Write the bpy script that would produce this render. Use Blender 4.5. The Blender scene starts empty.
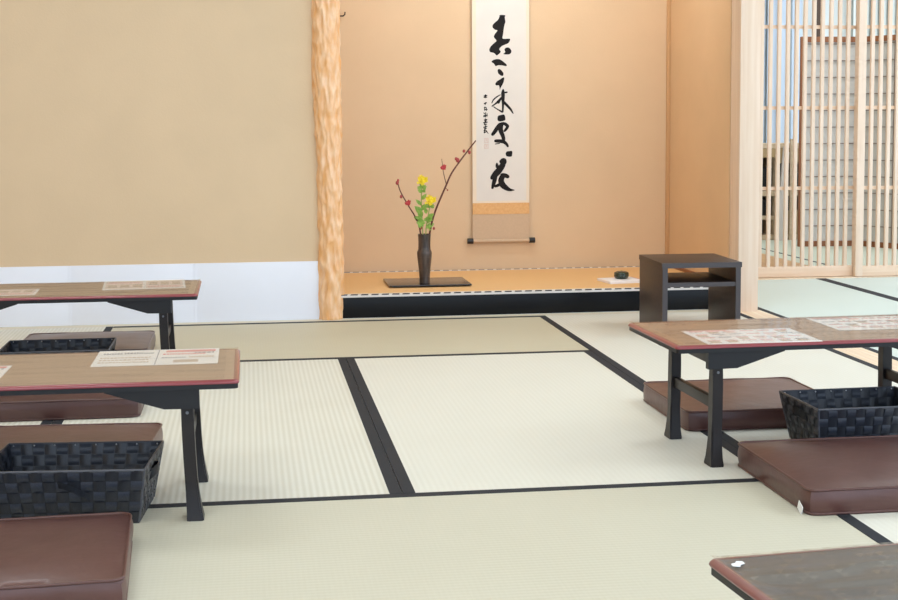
import bpy, bmesh, math, random
from mathutils import Vector, Matrix, noise
from mathutils.geometry import tessellate_polygon
C = bpy.context.scene.collection
PI = math.pi
random.seed(7)

# ---------------------------------------------------------------- colours / materials
def lin(c):
    c /= 255.0
    return c/12.92 if c <= .04045 else ((c+.055)/1.055)**2.4
def rgb(r, g, b): return (lin(r), lin(g), lin(b), 1.0)

def mat(name, col, rough=.6, coat=0, spec=.5, noise_amt=0, noise_scale=(20,20,20), bump=0, bump_scale=None, col2=None, metal=0, sheen=0, detail=4):
    m = bpy.data.materials.new(name); m.use_nodes = True
    nt = m.node_tree; b = nt.nodes['Principled BSDF']
    b.inputs['Base Color'].default_value = col
    b.inputs['Roughness'].default_value = rough
    b.inputs['Specular IOR Level'].default_value = spec
    b.inputs['Coat Weight'].default_value = coat
    b.inputs['Coat Roughness'].default_value = .06
    b.inputs['Metallic'].default_value = metal
    if sheen: b.inputs['Sheen Weight'].default_value = sheen
    if col2 or noise_amt or bump:
        tc = nt.nodes.new('ShaderNodeTexCoord')
        mp = nt.nodes.new('ShaderNodeMapping'); mp.inputs['Scale'].default_value = noise_scale
        nt.links.new(tc.outputs['Object'], mp.inputs['Vector'])
        n = nt.nodes.new('ShaderNodeTexNoise'); n.inputs['Scale'].default_value = 1; n.inputs['Detail'].default_value = detail
        nt.links.new(mp.outputs['Vector'], n.inputs['Vector'])
        if col2 or noise_amt:
            r = nt.nodes.new('ShaderNodeValToRGB')
            r.color_ramp.elements[0].position = .35; r.color_ramp.elements[1].position = .68
            if not col2:
                col2 = tuple(x*(1-noise_amt) for x in col[:3])+(1,)
            r.color_ramp.elements[0].color = col2; r.color_ramp.elements[1].color = col
            nt.links.new(n.outputs['Fac'], r.inputs['Fac']); nt.links.new(r.outputs['Color'], b.inputs['Base Color'])
        if bump:
            n2 = n
            if bump_scale:
                mp2 = nt.nodes.new('ShaderNodeMapping'); mp2.inputs['Scale'].default_value = bump_scale
                nt.links.new(tc.outputs['Object'], mp2.inputs['Vector'])
                n2 = nt.nodes.new('ShaderNodeTexNoise'); n2.inputs['Scale'].default_value = 1; n2.inputs['Detail'].default_value = 3
                nt.links.new(mp2.outputs['Vector'], n2.inputs['Vector'])
            bp = nt.nodes.new('ShaderNodeBump'); bp.inputs['Strength'].default_value = bump; bp.inputs['Distance'].default_value = .004
            nt.links.new(n2.outputs['Fac'], bp.inputs['Height']); nt.links.new(bp.outputs['Normal'], b.inputs['Normal'])
    return m

def tatami_mat(name, axis, c_hi, c_lo, contrast=1.0, period=.015):
    """woven rush: ribs run along the mat, faint cross threads and blotches"""
    m = bpy.data.materials.new(name); m.use_nodes = True
    nt = m.node_tree; b = nt.nodes['Principled BSDF']; L = nt.links.new
    b.inputs['Roughness'].default_value = .55; b.inputs['Specular IOR Level'].default_value = .35
    tc = nt.nodes.new('ShaderNodeTexCoord'); sp = nt.nodes.new('ShaderNodeSeparateXYZ'); L(tc.outputs['Object'], sp.inputs[0])
    def wave(out, per):
        a = nt.nodes.new('ShaderNodeMath'); a.operation = 'MULTIPLY'; a.inputs[1].default_value = 2*PI/per; L(out, a.inputs[0])
        s = nt.nodes.new('ShaderNodeMath'); s.operation = 'SINE'; L(a.outputs[0], s.inputs[0])
        k = nt.nodes.new('ShaderNodeMath'); k.operation = 'MULTIPLY_ADD'; k.inputs[1].default_value = .5; k.inputs[2].default_value = .5; L(s.outputs[0], k.inputs[0])
        return k.outputs[0]
    across = sp.outputs['X'] if axis == 'y' else sp.outputs['Y']
    along = sp.outputs['Y'] if axis == 'y' else sp.outputs['X']
    w = wave(across, period); w2 = wave(along, .0105)
    n = nt.nodes.new('ShaderNodeTexNoise'); n.inputs['Scale'].default_value = 3.0; n.inputs['Detail'].default_value = 6
    L(tc.outputs['Object'], n.inputs['Vector'])
    mp = nt.nodes.new('ShaderNodeMapping'); mp.inputs['Scale'].default_value = (14, 500, 1) if axis == 'y' else (500, 14, 1)
    L(tc.outputs['Object'], mp.inputs['Vector'])
    n2 = nt.nodes.new('ShaderNodeTexNoise'); n2.inputs['Scale'].default_value = 1; n2.inputs['Detail'].default_value = 2; L(mp.outputs['Vector'], n2.inputs['Vector'])
    def madd(a, k, c):
        q = nt.nodes.new('ShaderNodeMath'); q.operation = 'MULTIPLY_ADD'; q.inputs[1].default_value = k; L(a, q.inputs[0])
        if isinstance(c, float): q.inputs[2].default_value = c
        else: L(c, q.inputs[2])
        return q.outputs[0]
    f = madd(w, .55*contrast, .0); f = madd(w2, .10, f); f = madd(n.outputs['Fac'], .45, f); f = madd(n2.outputs['Fac'], .35, f)
    f = madd(f, .9, -.15 - .2*(contrast-1))
    mx = nt.nodes.new('ShaderNodeMix'); mx.data_type = 'RGBA'
    mx.inputs['A'].default_value = c_lo; mx.inputs['B'].default_value = c_hi
    L(f, mx.inputs['Factor']); L(mx.outputs['Result'], b.inputs['Base Color'])
    bp = nt.nodes.new('ShaderNodeBump'); bp.inputs['Strength'].default_value = .25; bp.inputs['Distance'].default_value = .0012
    L(w, bp.inputs['Height']); L(bp.outputs['Normal'], b.inputs['Normal'])
    return m

M = {}
M['tat_y'] = tatami_mat('tatami_depth', 'y', rgb(232,229,218), rgb(208,203,186), 1.0)  # depth-grain mats toned paler: rush sheen painted into the base colour
M['tat_y2'] = tatami_mat('tatami_depth_sheen', 'y', rgb(230,227,216), rgb(218,214,200), .4)  # fainter ribs: view-dependent sheen put into the colour contrast
M['tat_x'] = tatami_mat('tatami_cross', 'x', rgb(212,205,182), rgb(196,187,162), .45)  # cross-grain mats toned darker in place of the rush's changing sheen
M['tat_front'] = tatami_mat('tatami_front', 'x', rgb(212,207,190), rgb(197,191,170), .45)  # cross-grain front mat, its duller sheen painted in as tone
M['tat_right'] = tatami_mat('tatami_right_room', 'y', rgb(216,226,220), rgb(204,215,206), .4)
M['heri'] = mat('black_cloth_border', rgb(33,36,44), .8, noise_amt=.35, noise_scale=(260,260,260))
M['subfloor'] = mat('subfloor_board', rgb(190,165,130), .8, noise_amt=.1)
M['wall_tan'] = mat('tan_plaster', rgb(224,197,163), .9, spec=.2, noise_amt=.035, noise_scale=(5,5,5), bump=.12, bump_scale=(160,160,160))
M['alcove'] = mat('alcove_plaster', rgb(225,193,157), .9, spec=.2, noise_amt=.04, noise_scale=(4,4,4), bump=.12, bump_scale=(160,160,160))
M['alcove_side'] = mat('alcove_side_plaster', rgb(222,186,146), .9, spec=.2, noise_amt=.05, noise_scale=(4,4,4), bump=.12, bump_scale=(160,160,160))
M['edge_strip'] = mat('faded_edge_strip', rgb(222,212,190), .6)
M['rod'] = mat('corner_rod_wood', rgb(206,160,112), .6)
M['paper_white'] = mat('wainscot_paper', rgb(241,243,253), .8, spec=.3, noise_amt=.015, noise_scale=(8,8,8))
M['ceiling'] = mat('ceiling_board', rgb(235,228,214), .9)
M['pale_wood'] = mat('pale_planed_wood', rgb(238,214,192), .5, col2=rgb(230,202,176), noise_scale=(60,60,2.5), bump=.03)
M['pale_wood_h'] = mat('pale_planed_wood_level', rgb(238,210,184), .5, col2=rgb(230,198,168), noise_scale=(2.5,60,60), bump=.03)
M['sill_wood'] = mat('sill_wood', rgb(244,224,198), .5, col2=rgb(232,202,168), noise_scale=(60,2.5,60))
M['groove'] = mat('groove_wood', rgb(236,210,184), .6)
M['tat_far'] = tatami_mat('tatami_far_room', 'y', rgb(202,202,182), rgb(188,188,166), .4)
M['floor_wood'] = mat('brown_floor_board', rgb(205,158,108), .45, col2=rgb(186,136,88), noise_scale=(30,2,30))
M['log'] = mat('ribbed_cedar_log', rgb(248,206,164), .36, col2=rgb(236,174,112), noise_scale=(46,46,16), bump=.1, bump_scale=(70,70,20), coat=.25)
M['lacquer'] = mat('black_lacquer', rgb(16,17,20), .25, coat=.4)
M['lacquer_beam'] = mat('black_lacquer_beam', rgb(9,11,15), .35, spec=.25)
M['table_black'] = mat('table_black_lacquer', rgb(22,22,25), .45, spec=.4)
M['table_leg'] = mat('table_dark_brown_lacquer', rgb(27,20,18), .42, spec=.4)
M['table_red'] = mat('table_cherry_edge', rgb(138,54,60), .3, coat=.5)
M['table_red_grey'] = mat('table_faded_edge', rgb(128,76,74), .3, coat=.5)
M['table_top'] = mat('table_brown_top', rgb(184,156,136), .35, col2=rgb(174,146,125), noise_scale=(4,90,4), coat=.0)
M['table_grey_reflect'] = mat('table_top_grey_reflection', rgb(84,83,87), .3, col2=rgb(70,69,73), noise_scale=(4,60,4))  # grey reflection painted into the nearest table's top colour
M['cushion'] = mat('brown_leatherette', rgb(97,64,58), .36, noise_amt=.16, noise_scale=(7,7,7), bump=.3, bump_scale=(24,24,24), spec=.5)
M['cushion2'] = mat('brown_leatherette_side', rgb(88,60,57), .36, noise_amt=.14, noise_scale=(9,9,9), bump=.3, bump_scale=(24,24,24))
M['cushion_grey'] = mat('taupe_leatherette', rgb(104,84,80), .36, noise_amt=.14, noise_scale=(7,7,7), bump=.3, bump_scale=(24,24,24))
M['tag'] = mat('white_cloth_tag', rgb(240,240,240), .8)
M['basket_v'] = mat('black_woven_strap', rgb(40,43,52), .42, spec=.6, noise_amt=.3, noise_scale=(300,300,300))
M['basket_h'] = mat('black_woven_strap_cross', rgb(51,56,68), .40, spec=.6, noise_amt=.3, noise_scale=(300,300,300))
M['basket_rim'] = mat('basket_rim_trim', rgb(76,78,86), .4, spec=.6)
M['rim_glint'] = mat('silver_glint', rgb(220,222,226), .3, metal=.8)
M['cab'] = mat('dark_brown_laminate', rgb(62,46,40), .45, col2=rgb(50,36,31), noise_scale=(6,60,60))
M['cab_edge'] = mat('dark_grey_edge_band', rgb(66,60,62), .45)
M['mat_toko'] = tatami_mat('alcove_matting', 'x', rgb(238,196,140), rgb(224,178,120), .3)
M['white_weave'] = mat('white_border_cloth', rgb(232,226,222), .8)
M['dash'] = mat('border_black_motif', rgb(52,48,50), .8)
M['dash_pale'] = mat('border_grey_motif', rgb(150,132,126), .8)
M['scroll_paper'] = mat('scroll_paper', rgb(230,222,213), .85, spec=.2, noise_amt=.03, noise_scale=(10,10,10))
M['scroll_cream'] = mat('scroll_cream_strip', rgb(238,220,196), .85, spec=.2)
M['scroll_taupe'] = mat('scroll_taupe_cloth', rgb(209,180,150), .85, spec=.2, noise_amt=.05, noise_scale=(90,90,90))
M['scroll_gold'] = mat('scroll_gold_brocade', rgb(232,182,122), .6, col2=rgb(222,166,104), noise_scale=(90,90,90))
M['ink'] = mat('ink', rgb(34,31,31), .8, spec=.2)
M['seal'] = mat('pale_red_seal_ink', rgb(226,202,190), .8)
M['knob'] = mat('roller_knob', rgb(24,16,14), .35)
M['vase'] = mat('dark_bronze', rgb(98,86,78), .35, col2=rgb(62,54,50), noise_scale=(70,70,14), metal=.35, bump=.15, bump_scale=(120,120,120))
M['branch'] = mat('branch_bark', rgb(112,64,52), .8, noise_amt=.3, noise_scale=(200,200,200))
M['red_flower'] = mat('red_plum_petal', rgb(216,84,84), .6, col2=rgb(190,58,62), noise_scale=(200,200,200))
M['bud'] = mat('plum_bud', rgb(170,70,66), .7)
M['yellow'] = mat('yellow_petal', rgb(252,230,60), .6, col2=rgb(244,212,36), noise_scale=(200,200,200))
M['leaf'] = mat('fresh_green_leaf', rgb(160,190,84), .6, col2=rgb(122,162,66), noise_scale=(120,120,120))
M['stem'] = mat('green_stem', rgb(150,170,80), .6)
M['jar'] = mat('dark_green_glaze', rgb(38,58,44), .15, coat=.5, noise_amt=.4, noise_scale=(120,120,120))
M['sheet'] = mat('white_paper', rgb(246,240,240), .7)
M['sheet_edge'] = mat('paper_red_edge', rgb(214,120,104), .7)
M['menu'] = mat('menu_paper', rgb(248,244,242), .5)
M['m_text'] = mat('menu_grey_print', rgb(165,162,168), .7)
M['m_red'] = mat('menu_red_print', rgb(232,160,158), .7)
M['m_brown'] = mat('menu_brown_photo', rgb(222,200,182), .7, noise_amt=.2, noise_scale=(150,150,150))
M['m_peach'] = mat('menu_peach_panel', rgb(242,222,212), .7)
M['iron'] = mat('dark_iron', rgb(60,44,36), .5, metal=.4)
M['frame_brown'] = mat('reddish_brown_frame', rgb(150,92,50), .5, col2=rgb(132,76,38), noise_scale=(40,40,4))
M['shoji'] = mat('shoji_paper', rgb(206,199,190), .9)
M['kumiko'] = mat('shoji_grey_lattice', rgb(130,112,98), .6)
M['rack'] = mat('rack_light_wood', rgb(214,190,160), .6, col2=rgb(196,168,136), noise_scale=(6,40,40))
M['rack_dark'] = mat('rack_black_bin', rgb(17,15,15), .6)
M['rack_brown'] = mat('rack_brown_door', rgb(176,146,104), .6)
M['plank'] = mat('leaning_grey_board', rgb(212,200,190), .7)
M['post_dark'] = mat('dark_stained_post', rgb(74,52,34), .6)
M['blind'] = mat('pale_blue_blind', rgb(206,216,228), .8)
M['blind2'] = mat('pale_grey_curtain', rgb(222,224,216), .9)
M['far_wall'] = mat('far_white_wall', rgb(228,230,226), .9)
M['chalk'] = mat('grey_metal', rgb(110,112,118), .5)

def emis(name, col, s):
    m = bpy.data.materials.new(name); m.use_nodes = True
    b = m.node_tree.nodes['Principled BSDF']
    b.inputs['Base Color'].default_value = col; b.inputs['Emission Color'].default_value = col; b.inputs['Emission Strength'].default_value = s
    return m

def vinyl(nm='clear_vinyl', st=.10):
    m = bpy.data.materials.new(nm); m.use_nodes = True
    nt = m.node_tree; nt.nodes.remove(nt.nodes['Principled BSDF'])
    out = nt.nodes['Material Output']
    tr = nt.nodes.new('ShaderNodeBsdfTransparent'); tr.inputs[0].default_value = (.97,.965,.955,1)
    gl = nt.nodes.new('ShaderNodeBsdfGlossy'); gl.inputs['Roughness'].default_value = .07
    lw = nt.nodes.new('ShaderNodeLayerWeight'); lw.inputs['Blend'].default_value = .5
    pw = nt.nodes.new('ShaderNodeMath'); pw.operation = 'POWER'; pw.inputs[1].default_value = 5; nt.links.new(lw.outputs['Facing'], pw.inputs[0])
    fr = nt.nodes.new('ShaderNodeMath'); fr.operation = 'MULTIPLY_ADD'; fr.inputs[1].default_value = .93; fr.inputs[2].default_value = .04; nt.links.new(pw.outputs[0], fr.inputs[0])
    tc = nt.nodes.new('ShaderNodeTexCoord'); n = nt.nodes.new('ShaderNodeTexNoise'); n.inputs['Scale'].default_value = 7; n.inputs['Detail'].default_value = 1
    mp = nt.nodes.new('ShaderNodeMapping'); mp.inputs['Scale'].default_value = (.7,2.4,1)
    bp = nt.nodes.new('ShaderNodeBump'); bp.inputs['Strength'].default_value = st; bp.inputs['Distance'].default_value = .02
    mx = nt.nodes.new('ShaderNodeMixShader'); L = nt.links.new
    L(tc.outputs['Object'], mp.inputs['Vector']); L(mp.outputs['Vector'], n.inputs['Vector']); L(n.outputs['Fac'], bp.inputs['Height'])
    L(bp.outputs['Normal'], gl.inputs['Normal']); L(fr.outputs[0], mx.inputs[0]); L(tr.outputs[0], mx.inputs[1]); L(gl.outputs[0], mx.inputs[2]); L(mx.outputs[0], out.inputs['Surface'])
    return m
M['vinyl'] = vinyl(); M['vinyl_wavy'] = vinyl('wavy_clear_vinyl', .30)

# ---------------------------------------------------------------- mesh helpers
def B(): return bmesh.new()
def obj(name, bm, m, parent=None, smooth=40, loc=None):
    me = bpy.data.meshes.new(name)
    bmesh.ops.recalc_face_normals(bm, faces=bm.faces[:])
    bm.to_mesh(me); bm.free()
    for mm in (m if isinstance(m, (list, tuple)) else [m]): me.materials.append(mm)
    if smooth:
        for p in me.polygons: p.use_smooth = True
        me.set_sharp_from_angle(angle=math.radians(smooth))
    o = bpy.data.objects.new(name, me); C.objects.link(o)
    if parent: o.parent = parent
    if loc: o.location = loc
    return o
def tag(o, label=None, cat=None, group=None, kind=None):
    if label: o['label'] = label
    if cat: o['category'] = cat
    if group: o['group'] = group
    if kind: o['kind'] = kind
    return o
def thing(name, label, cat, loc=(0,0,0), rz=0, group=None, kind=None):
    o = bpy.data.objects.new(name, None); C.objects.link(o); o.empty_display_size = .05
    o.location = loc; o.rotation_euler = (0,0,rz)
    return tag(o, label, cat, group, kind)
def box(bm, x0, x1, y0, y1, z0, z1, bev=0, mi=0):
    r = bmesh.ops.create_cube(bm, size=1)
    for v in r['verts']:
        v.co = ((x0+x1)/2+v.co.x*(x1-x0), (y0+y1)/2+v.co.y*(y1-y0), (z0+z1)/2+v.co.z*(z1-z0))
    fs = set(f for v in r['verts'] for f in v.link_faces)
    if bev:
        es = list(set(e for v in r['verts'] for e in v.link_edges))
        rr = bmesh.ops.bevel(bm, geom=es, offset=bev, segments=2, affect='EDGES', profile=.6)
        fs = set(rr['faces']) | set(f for f in fs if f.is_valid)
    for f in fs:
        if f.is_valid: f.material_index = mi
    return bm
def bx(*a, **k): return box(B(), *a, **k)
def tube(bm, pts, rad, n=8, closed=False, cap=True):
    pts = [Vector(p) for p in pts]; N = len(pts)
    rad = rad if isinstance(rad, (list, tuple)) else [rad]*N
    rings = []; up = None
    for i, p in enumerate(pts):
        if closed: t = pts[(i+1) % N]-pts[i-1]
        else: t = pts[min(i+1, N-1)]-pts[max(i-1, 0)]
        t.normalize()
        if up is None:
            up = Vector((0,0,1)) if abs(t.z) < .9 else Vector((1,0,0))
        a = t.cross(up).normalized(); up = a.cross(t).normalized()
        rings.append([bm.verts.new(p+rad[i]*(a*math.cos(2*PI*k/n)+up*math.sin(2*PI*k/n))) for k in range(n)])
    for i in range(N if closed else N-1):
        r0, r1 = rings[i], rings[(i+1) % N]
        for k in range(n): bm.faces.new((r0[k], r0[(k+1) % n], r1[(k+1) % n], r1[k]))
    if cap and not closed:
        bm.faces.new(rings[0][::-1]); bm.faces.new(rings[-1])
    return bm
def lathe(bm, prof, n=28, c=(0,0,0), caps=True):
    rings = [[bm.verts.new((c[0]+r*math.cos(2*PI*k/n), c[1]+r*math.sin(2*PI*k/n), c[2]+z)) for k in range(n)] for r, z in prof]
    for a, b in zip(rings, rings[1:]):
        for k in range(n): bm.faces.new((a[k], a[(k+1) % n], b[(k+1) % n], b[k]))
    if caps: bm.faces.new(rings[0][::-1]); bm.faces.new(rings[-1])
    return bm
def prism(bm, poly, a0, a1, axis='y'):
    def P(u, v, w): return (u, w, v) if axis == 'y' else ((w, u, v) if axis == 'x' else (u, v, w))
    f = [bm.verts.new(P(u, v, a0)) for u, v in poly]; b = [bm.verts.new(P(u, v, a1)) for u, v in poly]
    n = len(poly)
    try:
        bm.faces.new(f); bm.faces.new(b[::-1])
    except ValueError: pass
    for k in range(n): bm.faces.new((f[k], b[k], b[(k+1) % n], f[(k+1) % n]))
    return bm
def blob(bm, c, r, sx=1, sy=1, sz=1, sub=1):
    q = bmesh.ops.create_icosphere(bm, subdivisions=sub, radius=1)
    for v in q['verts']: v.co = (c[0]+v.co.x*r*sx, c[1]+v.co.y*r*sy, c[2]+v.co.z*r*sz)
def rrect(x0, x1, y0, y1, r, n=5):
    out = []
    for cx, cy, a0 in ((x1-r, y1-r, 0), (x0+r, y1-r, 90), (x0+r, y0+r, 180), (x1-r, y0+r, 270)):
        for k in range(n+1):
            a = math.radians(a0+90*k/n); out.append((cx+r*math.cos(a), cy+r*math.sin(a)))
    return out

# ---------------------------------------------------------------- the setting
HB = .029     # border width
floor = obj('floor', bx(-2.6, 5.2, -1.6, 6.0, -.08, -.032), M['subfloor'])
tag(floor, 'pale straw tatami floor with black cloth mat borders', 'floor', kind='structure')
def tatami(x0, x1, y0, y1, grain, m, borders=True, w=HB):
    g = .0007
    t = obj('tatami_mat', bx(x0+g, x1-g, y0+g, y1-g, -.032, 0), m, floor)
    if borders:
        if grain == 'y': segs = [(x0+g, x0+w, y0+g, y1-g), (x1-w, x1-g, y0+g, y1-g)]
        else: segs = [(x0+g, x1-g, y0+g, y0+w), (x0+g, x1-g, y1-w, y1-g)]
        for s in segs: obj('border', bx(*s, -.002, .0012), M['heri'], t)
    return t
XL, XA, XB, XC = -.547, .334, 1.217, 2.088
tatami(XL, XB, 4.857, 5.787, 'x', M['tat_x'])
tatami(XL, XA, 3.060, 4.857, 'y', M['tat_y'])
tatami(XA, XB, 3.060, 4.857, 'y', M['tat_y2'])
tatami(XL, XB, 2.155, 3.060, 'x', M['tat_front'])
tatami(XB, XC, 3.970, 5.787, 'y', M['tat_y2'])
tatami(XB, XC, 2.170, 3.970, 'y', M['tat_y2'])
tatami(XL-.9, XL, 3.970, 5.787, 'y', M['tat_y'])
tatami(XL-.9, XL, 2.170, 3.970, 'y', M['tat_y'])
tatami(XL-1.8, XL-.9, 3.970, 5.787, 'y', M['tat_y'])
tatami(XL-1.8, XL-.9, 2.170, 3.970, 'y', M['tat_y'])
for k in range(5):
    x0 = (XL-1.8, XL-.9, XL, XA, XB)[k]; x1 = (XL-.9, XL, XA, XB, XC)[k]
    tatami(x0, x1, .355, 2.155 if k in (2,3) else 2.170, 'y', M['tat_y'])
    tatami(x0, x1, -1.445, .355, 'y', M['tat_y'])
XD = 2.200
for y0, y1 in ((5.08, 6.875), (3.28, 5.08), (1.48, 3.28), (-.32, 1.48)):
    for x0, x1 in ((XD, 2.945), (2.945, 3.845), (3.845, 4.745)):
        tatami(x0, x1, y0, y1, 'y', M['tat_right'], w=.024 if x0 > XD else .029)
# gap strip along the wall and sill between the rooms
tag(obj('trim_1', bx(-2.35, XC, 5.787, 5.858, -.03, 0), M['edge_strip']), kind='structure', label='pale wood strip between tatami and wall', cat='trim')
s = obj('trim_2', bx(XC, XD, -1.445, 5.79, -.03, .001), M['sill_wood'])
tag(s, 'pale grooved wooden sill running between the two tatami rooms', 'sill', kind='structure')
for gx in (XC+.032, XC+.066):
    obj('groove', bx(gx, gx+.008, -1.44, 5.78, -.02, .0014), M['groove'], s)
# left wall of the picture (faces the viewer)
w = obj('wall_back', bx(-2.42, .31, 5.86, 5.95, -.03, 2.40), M['wall_tan']); tag(w, 'tan plaster wall left of the log pillar', 'wall', kind='structure')
sx = [-2.35, -1.73, -1.228, -.724, -.218, .29]
for a, b_ in zip(sx, sx[1:]):
    obj('wainscot_panel', bx(a+.001, b_-.001, 5.852, 5.86, 0, .2455, bev=.001), M['paper_white'], w)
    obj('seam_strip', bx(b_-.006, b_+.004, 5.8505, 5.853, 0, .2455), M['paper_white'], w)
tag(obj('wall_alcove_back', bx(.24, 2.2, 6.752, 6.84, -.03, 2.4), M['alcove']), 'warm tan plaster back wall of the alcove', 'wall', kind='structure')
tag(obj('wall_alcove_left', bx(.22, .31, 5.95, 6.752, -.03, 2.4), M['alcove_side']), 'hidden side wall of the alcove behind the log pillar', 'wall', kind='structure')
wr = obj('wall_alcove_right', bx(2.083, 2.172, 5.868, 6.752, -.03, 2.4), M['alcove_side']); tag(wr, 'tan plaster right side wall of the alcove', 'wall', kind='structure')
obj('skirting', bx(2.071, 2.083, 5.868, 6.735, .098, .112), M['frame_brown'], wr)
tag(obj('trim_3', bx(2.066, 2.083, 6.732, 6.752, .098, 2.4, bev=.003), M['rod']), 'thin brown corner rod where the alcove walls meet', 'trim', kind='structure')
tag(obj('wall_passage', bx(2.172, 2.60, 6.90, 6.98, -.03, 2.4), M['alcove']), 'plaster wall beside the lattice doors', 'wall', kind='structure')
tag(obj('wall_left', bx(-2.5, -2.42, -1.6, 5.95, -.08, 2.4), M['wall_tan']), 'tan plaster side wall out of view', 'wall', kind='structure')
tag(obj('ceiling', bx(-2.5, 5.2, -1.6, 6.92, 2.40, 2.46), M['ceiling']), 'plain pale ceiling', 'ceiling', kind='structure')
# lintel above lattice doors
tag(obj('trim_4', bx(2.2, 5.2, 6.86, 6.98, 1.86, 1.98, bev=.003), M['pale_wood_h']), 'pale lintel above lattice doors', 'trim', kind='structure')
tag(obj('wall_above_doors', bx(2.2, 5.2, 6.90, 6.96, 1.98, 2.4), M['wall_tan']), 'plaster above the lattice doors', 'wall', kind='structure')
tag(obj('trim_5', bx(2.19, 5.2, 6.876, 6.985, -.05, .004), M['sill_wood']), 'wooden track under the lattice doors', 'sill', kind='structure')

# square post at the alcove's right end
p = thing('square_post', 'pale square wooden post right of the alcove behind the dark stand', 'post', (2.132, 5.80, 0))
obj('shaft', bx(-.045, .045, -.05, .067, 0, 2.4, bev=.003), M['pale_wood'], p)

# natural log pillar
def log_pillar():
    t = thing('log_pillar', 'knobbly polished orange log pillar at the left end of the alcove', 'pillar', (.340, 5.868, 0))
    bm = B(); n = 96; H = 2.4; S = 420; rings = []
    for i in range(S+1):
        z = H*i/S; ring = []
        cx = .001 - .0045*(z/1.35) + .003*math.sin(z*4.2); cy = .003*math.sin(z*3+1)
        R = .0515 + .006*min(z/1.35, 1) + .0022*math.sin(z*7.3+.6)
        for k in range(n):
            a = 2*PI*k/n
            q = Vector((math.cos(a)*1.5, math.sin(a)*1.5, z*4.6))
            d = noise.noise(q*1.5+Vector((3,1,7)))*.004 + (.35-abs(noise.noise(Vector((math.cos(a)*2.6+z*3, math.sin(a)*2.6, z*13)))))*.014-.001 + noise.noise(Vector((math.cos(a)*5, math.sin(a)*5, z*24)))*.003
            r = R+d
            ring.append(bm.verts.new((cx+r*math.cos(a), cy+r*math.sin(a), z)))
        rings.append(ring)
    for a, b_ in zip(rings, rings[1:]):
        for k in range(n): bm.faces.new((a[k], a[(k+1) % n], b_[(k+1) % n], b_[k]))
    bm.faces.new(rings[0][::-1]); bm.faces.new(rings[-1])
    obj('trunk', bm, M['log'], t, smooth=180)
log_pillar()

# ---------------------------------------------------------------- alcove platform
pf = thing('alcove_platform', 'low alcove platform with tan matting and a glossy black front beam', 'platform', (1.2, 5.86, 0))
obj('front_beam', bx(.372-1.2, 2.083-1.2, -.004, .05, 0, .088, bev=.003), M['lacquer_beam'], pf)
mt = obj('matting', bx(.31-1.2, 2.071-1.2, .0, .888, .06, .098), M['mat_toko'], pf)
bd = obj('border', bx(.372-1.2, 2.071-1.2, -.008, .034, .088, .0995, bev=.002), M['white_weave'], mt)
bm = B(); x = .380-1.2
while x < 2.06-1.2:
    prism(bm, [(x, -.0084), (x+.030, -.0084), (x+.034, .012), (x+.006, .012)], .0993, .1000, 'z')
    prism(bm, [(x, .0975), (x+.030, .0975), (x+.030, .0995), (x, .0995)], -.0090, -.0078, 'y')
    x += .044
obj('border_motif', bm, M['dash'], bd)
b2 = obj('border', bx(.402-1.2, 2.071-1.2, .855, .888, .097, .0992), M['white_weave'], mt)
bm = B(); x = .41-1.2
while x < 2.05-1.2:
    prism(bm, [(x, .857), (x+.030, .857), (x+.034, .886), (x+.006, .886)], .0990, .0997, 'z'); x += .044
obj('border_motif', bm, M['dash_pale'], b2)

# display board
db = thing('display_board', 'thin black lacquered board under the vase in the alcove', 'board', (.794, 6.212, .0985))
obj('panel', bx(-.183, .183, -.145, .14, .004, .0105, bev=.0015), M['lacquer'], db)
for fx in (-.16, .145): obj('foot', bx(fx, fx+.015, -.12, .12, 0, .004), M['lacquer'], db)

# vase
VX, VY, VZ = .776, 6.145, .1085
vs = thing('bronze_vase', 'slim dark bronze vase with a waisted neck on the black board', 'vase', (VX, VY, VZ))
VS = 1.10
prof = [(.0205,0),(.0215,.004),(.0210,.012),(.0215,.03),(.0235,.06),(.0265,.09),(.0290,.115),(.0302,.132),(.0298,.140),(.0270,.147),(.0250,.153),(.0246,.165),(.0246,.185),(.0252,.205),(.0262,.214),(.0266,.2185),(.0255,.2195),(.0225,.217),(.0215,.20),(.0215,.16),(.0215,.10),(.001,.10)]
prof = [(r*VS, z) for r, z in prof]
obj('body', lathe(B(), prof, 36), M['vase'], vs, smooth=50)
for z, r in ((.032,.0222),(.062,.0242),(.092,.0272),(.118,.0298)):
    obj('ring_line', lathe(B(), [(r*VS-.001,z-.0016),(r*VS+.0004,z),(r*VS-.001,z+.0016)], 36, caps=False), M['vase'], vs)

# flowers; local frame = vase mouth, k metres per photographed pixel
K = .00443
def fl(px, py, dy=0.0): return Vector(((px-425.7)*K, dy, .2185-(py-235)*K))
def curve_pts(pp):
    out = []
    for i in range(len(pp)-1):
        p0, p1, p2, p3 = pp[max(i-1,0)], pp[i], pp[i+1], pp[min(i+2, len(pp)-1)]
        for s in range(4):
            t = s/4
            out.append(.5*((2*p1)+(-p0+p2)*t+(2*p0-5*p1+4*p2-p3)*t*t+(-p0+3*p1-3*p2+p3)*t**3))
    return out+[pp[-1]]
def petals(bm, c, r, n, rng, tilt=.5):
    ax = Vector((rng.uniform(-1,1), -1, rng.uniform(-.5,1))).normalized()
    u = ax.orthogonal().normalized(); v = ax.cross(u)
    for k in range(n):
        a = 2*PI*k/n+rng.random()*.4
        d = u*math.cos(a)+v*math.sin(a); e = -u*math.sin(a)+v*math.cos(a)
        q = [c, c+d*r*.55+e*r*.42+ax*r*.18, c+d*r+e*r*.2+ax*r*tilt, c+d*r-e*r*.2+ax*r*tilt, c+d*r*.55-e*r*.42+ax*r*.18]
        bm.faces.new([bm.verts.new(p) for p in q])
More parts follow.
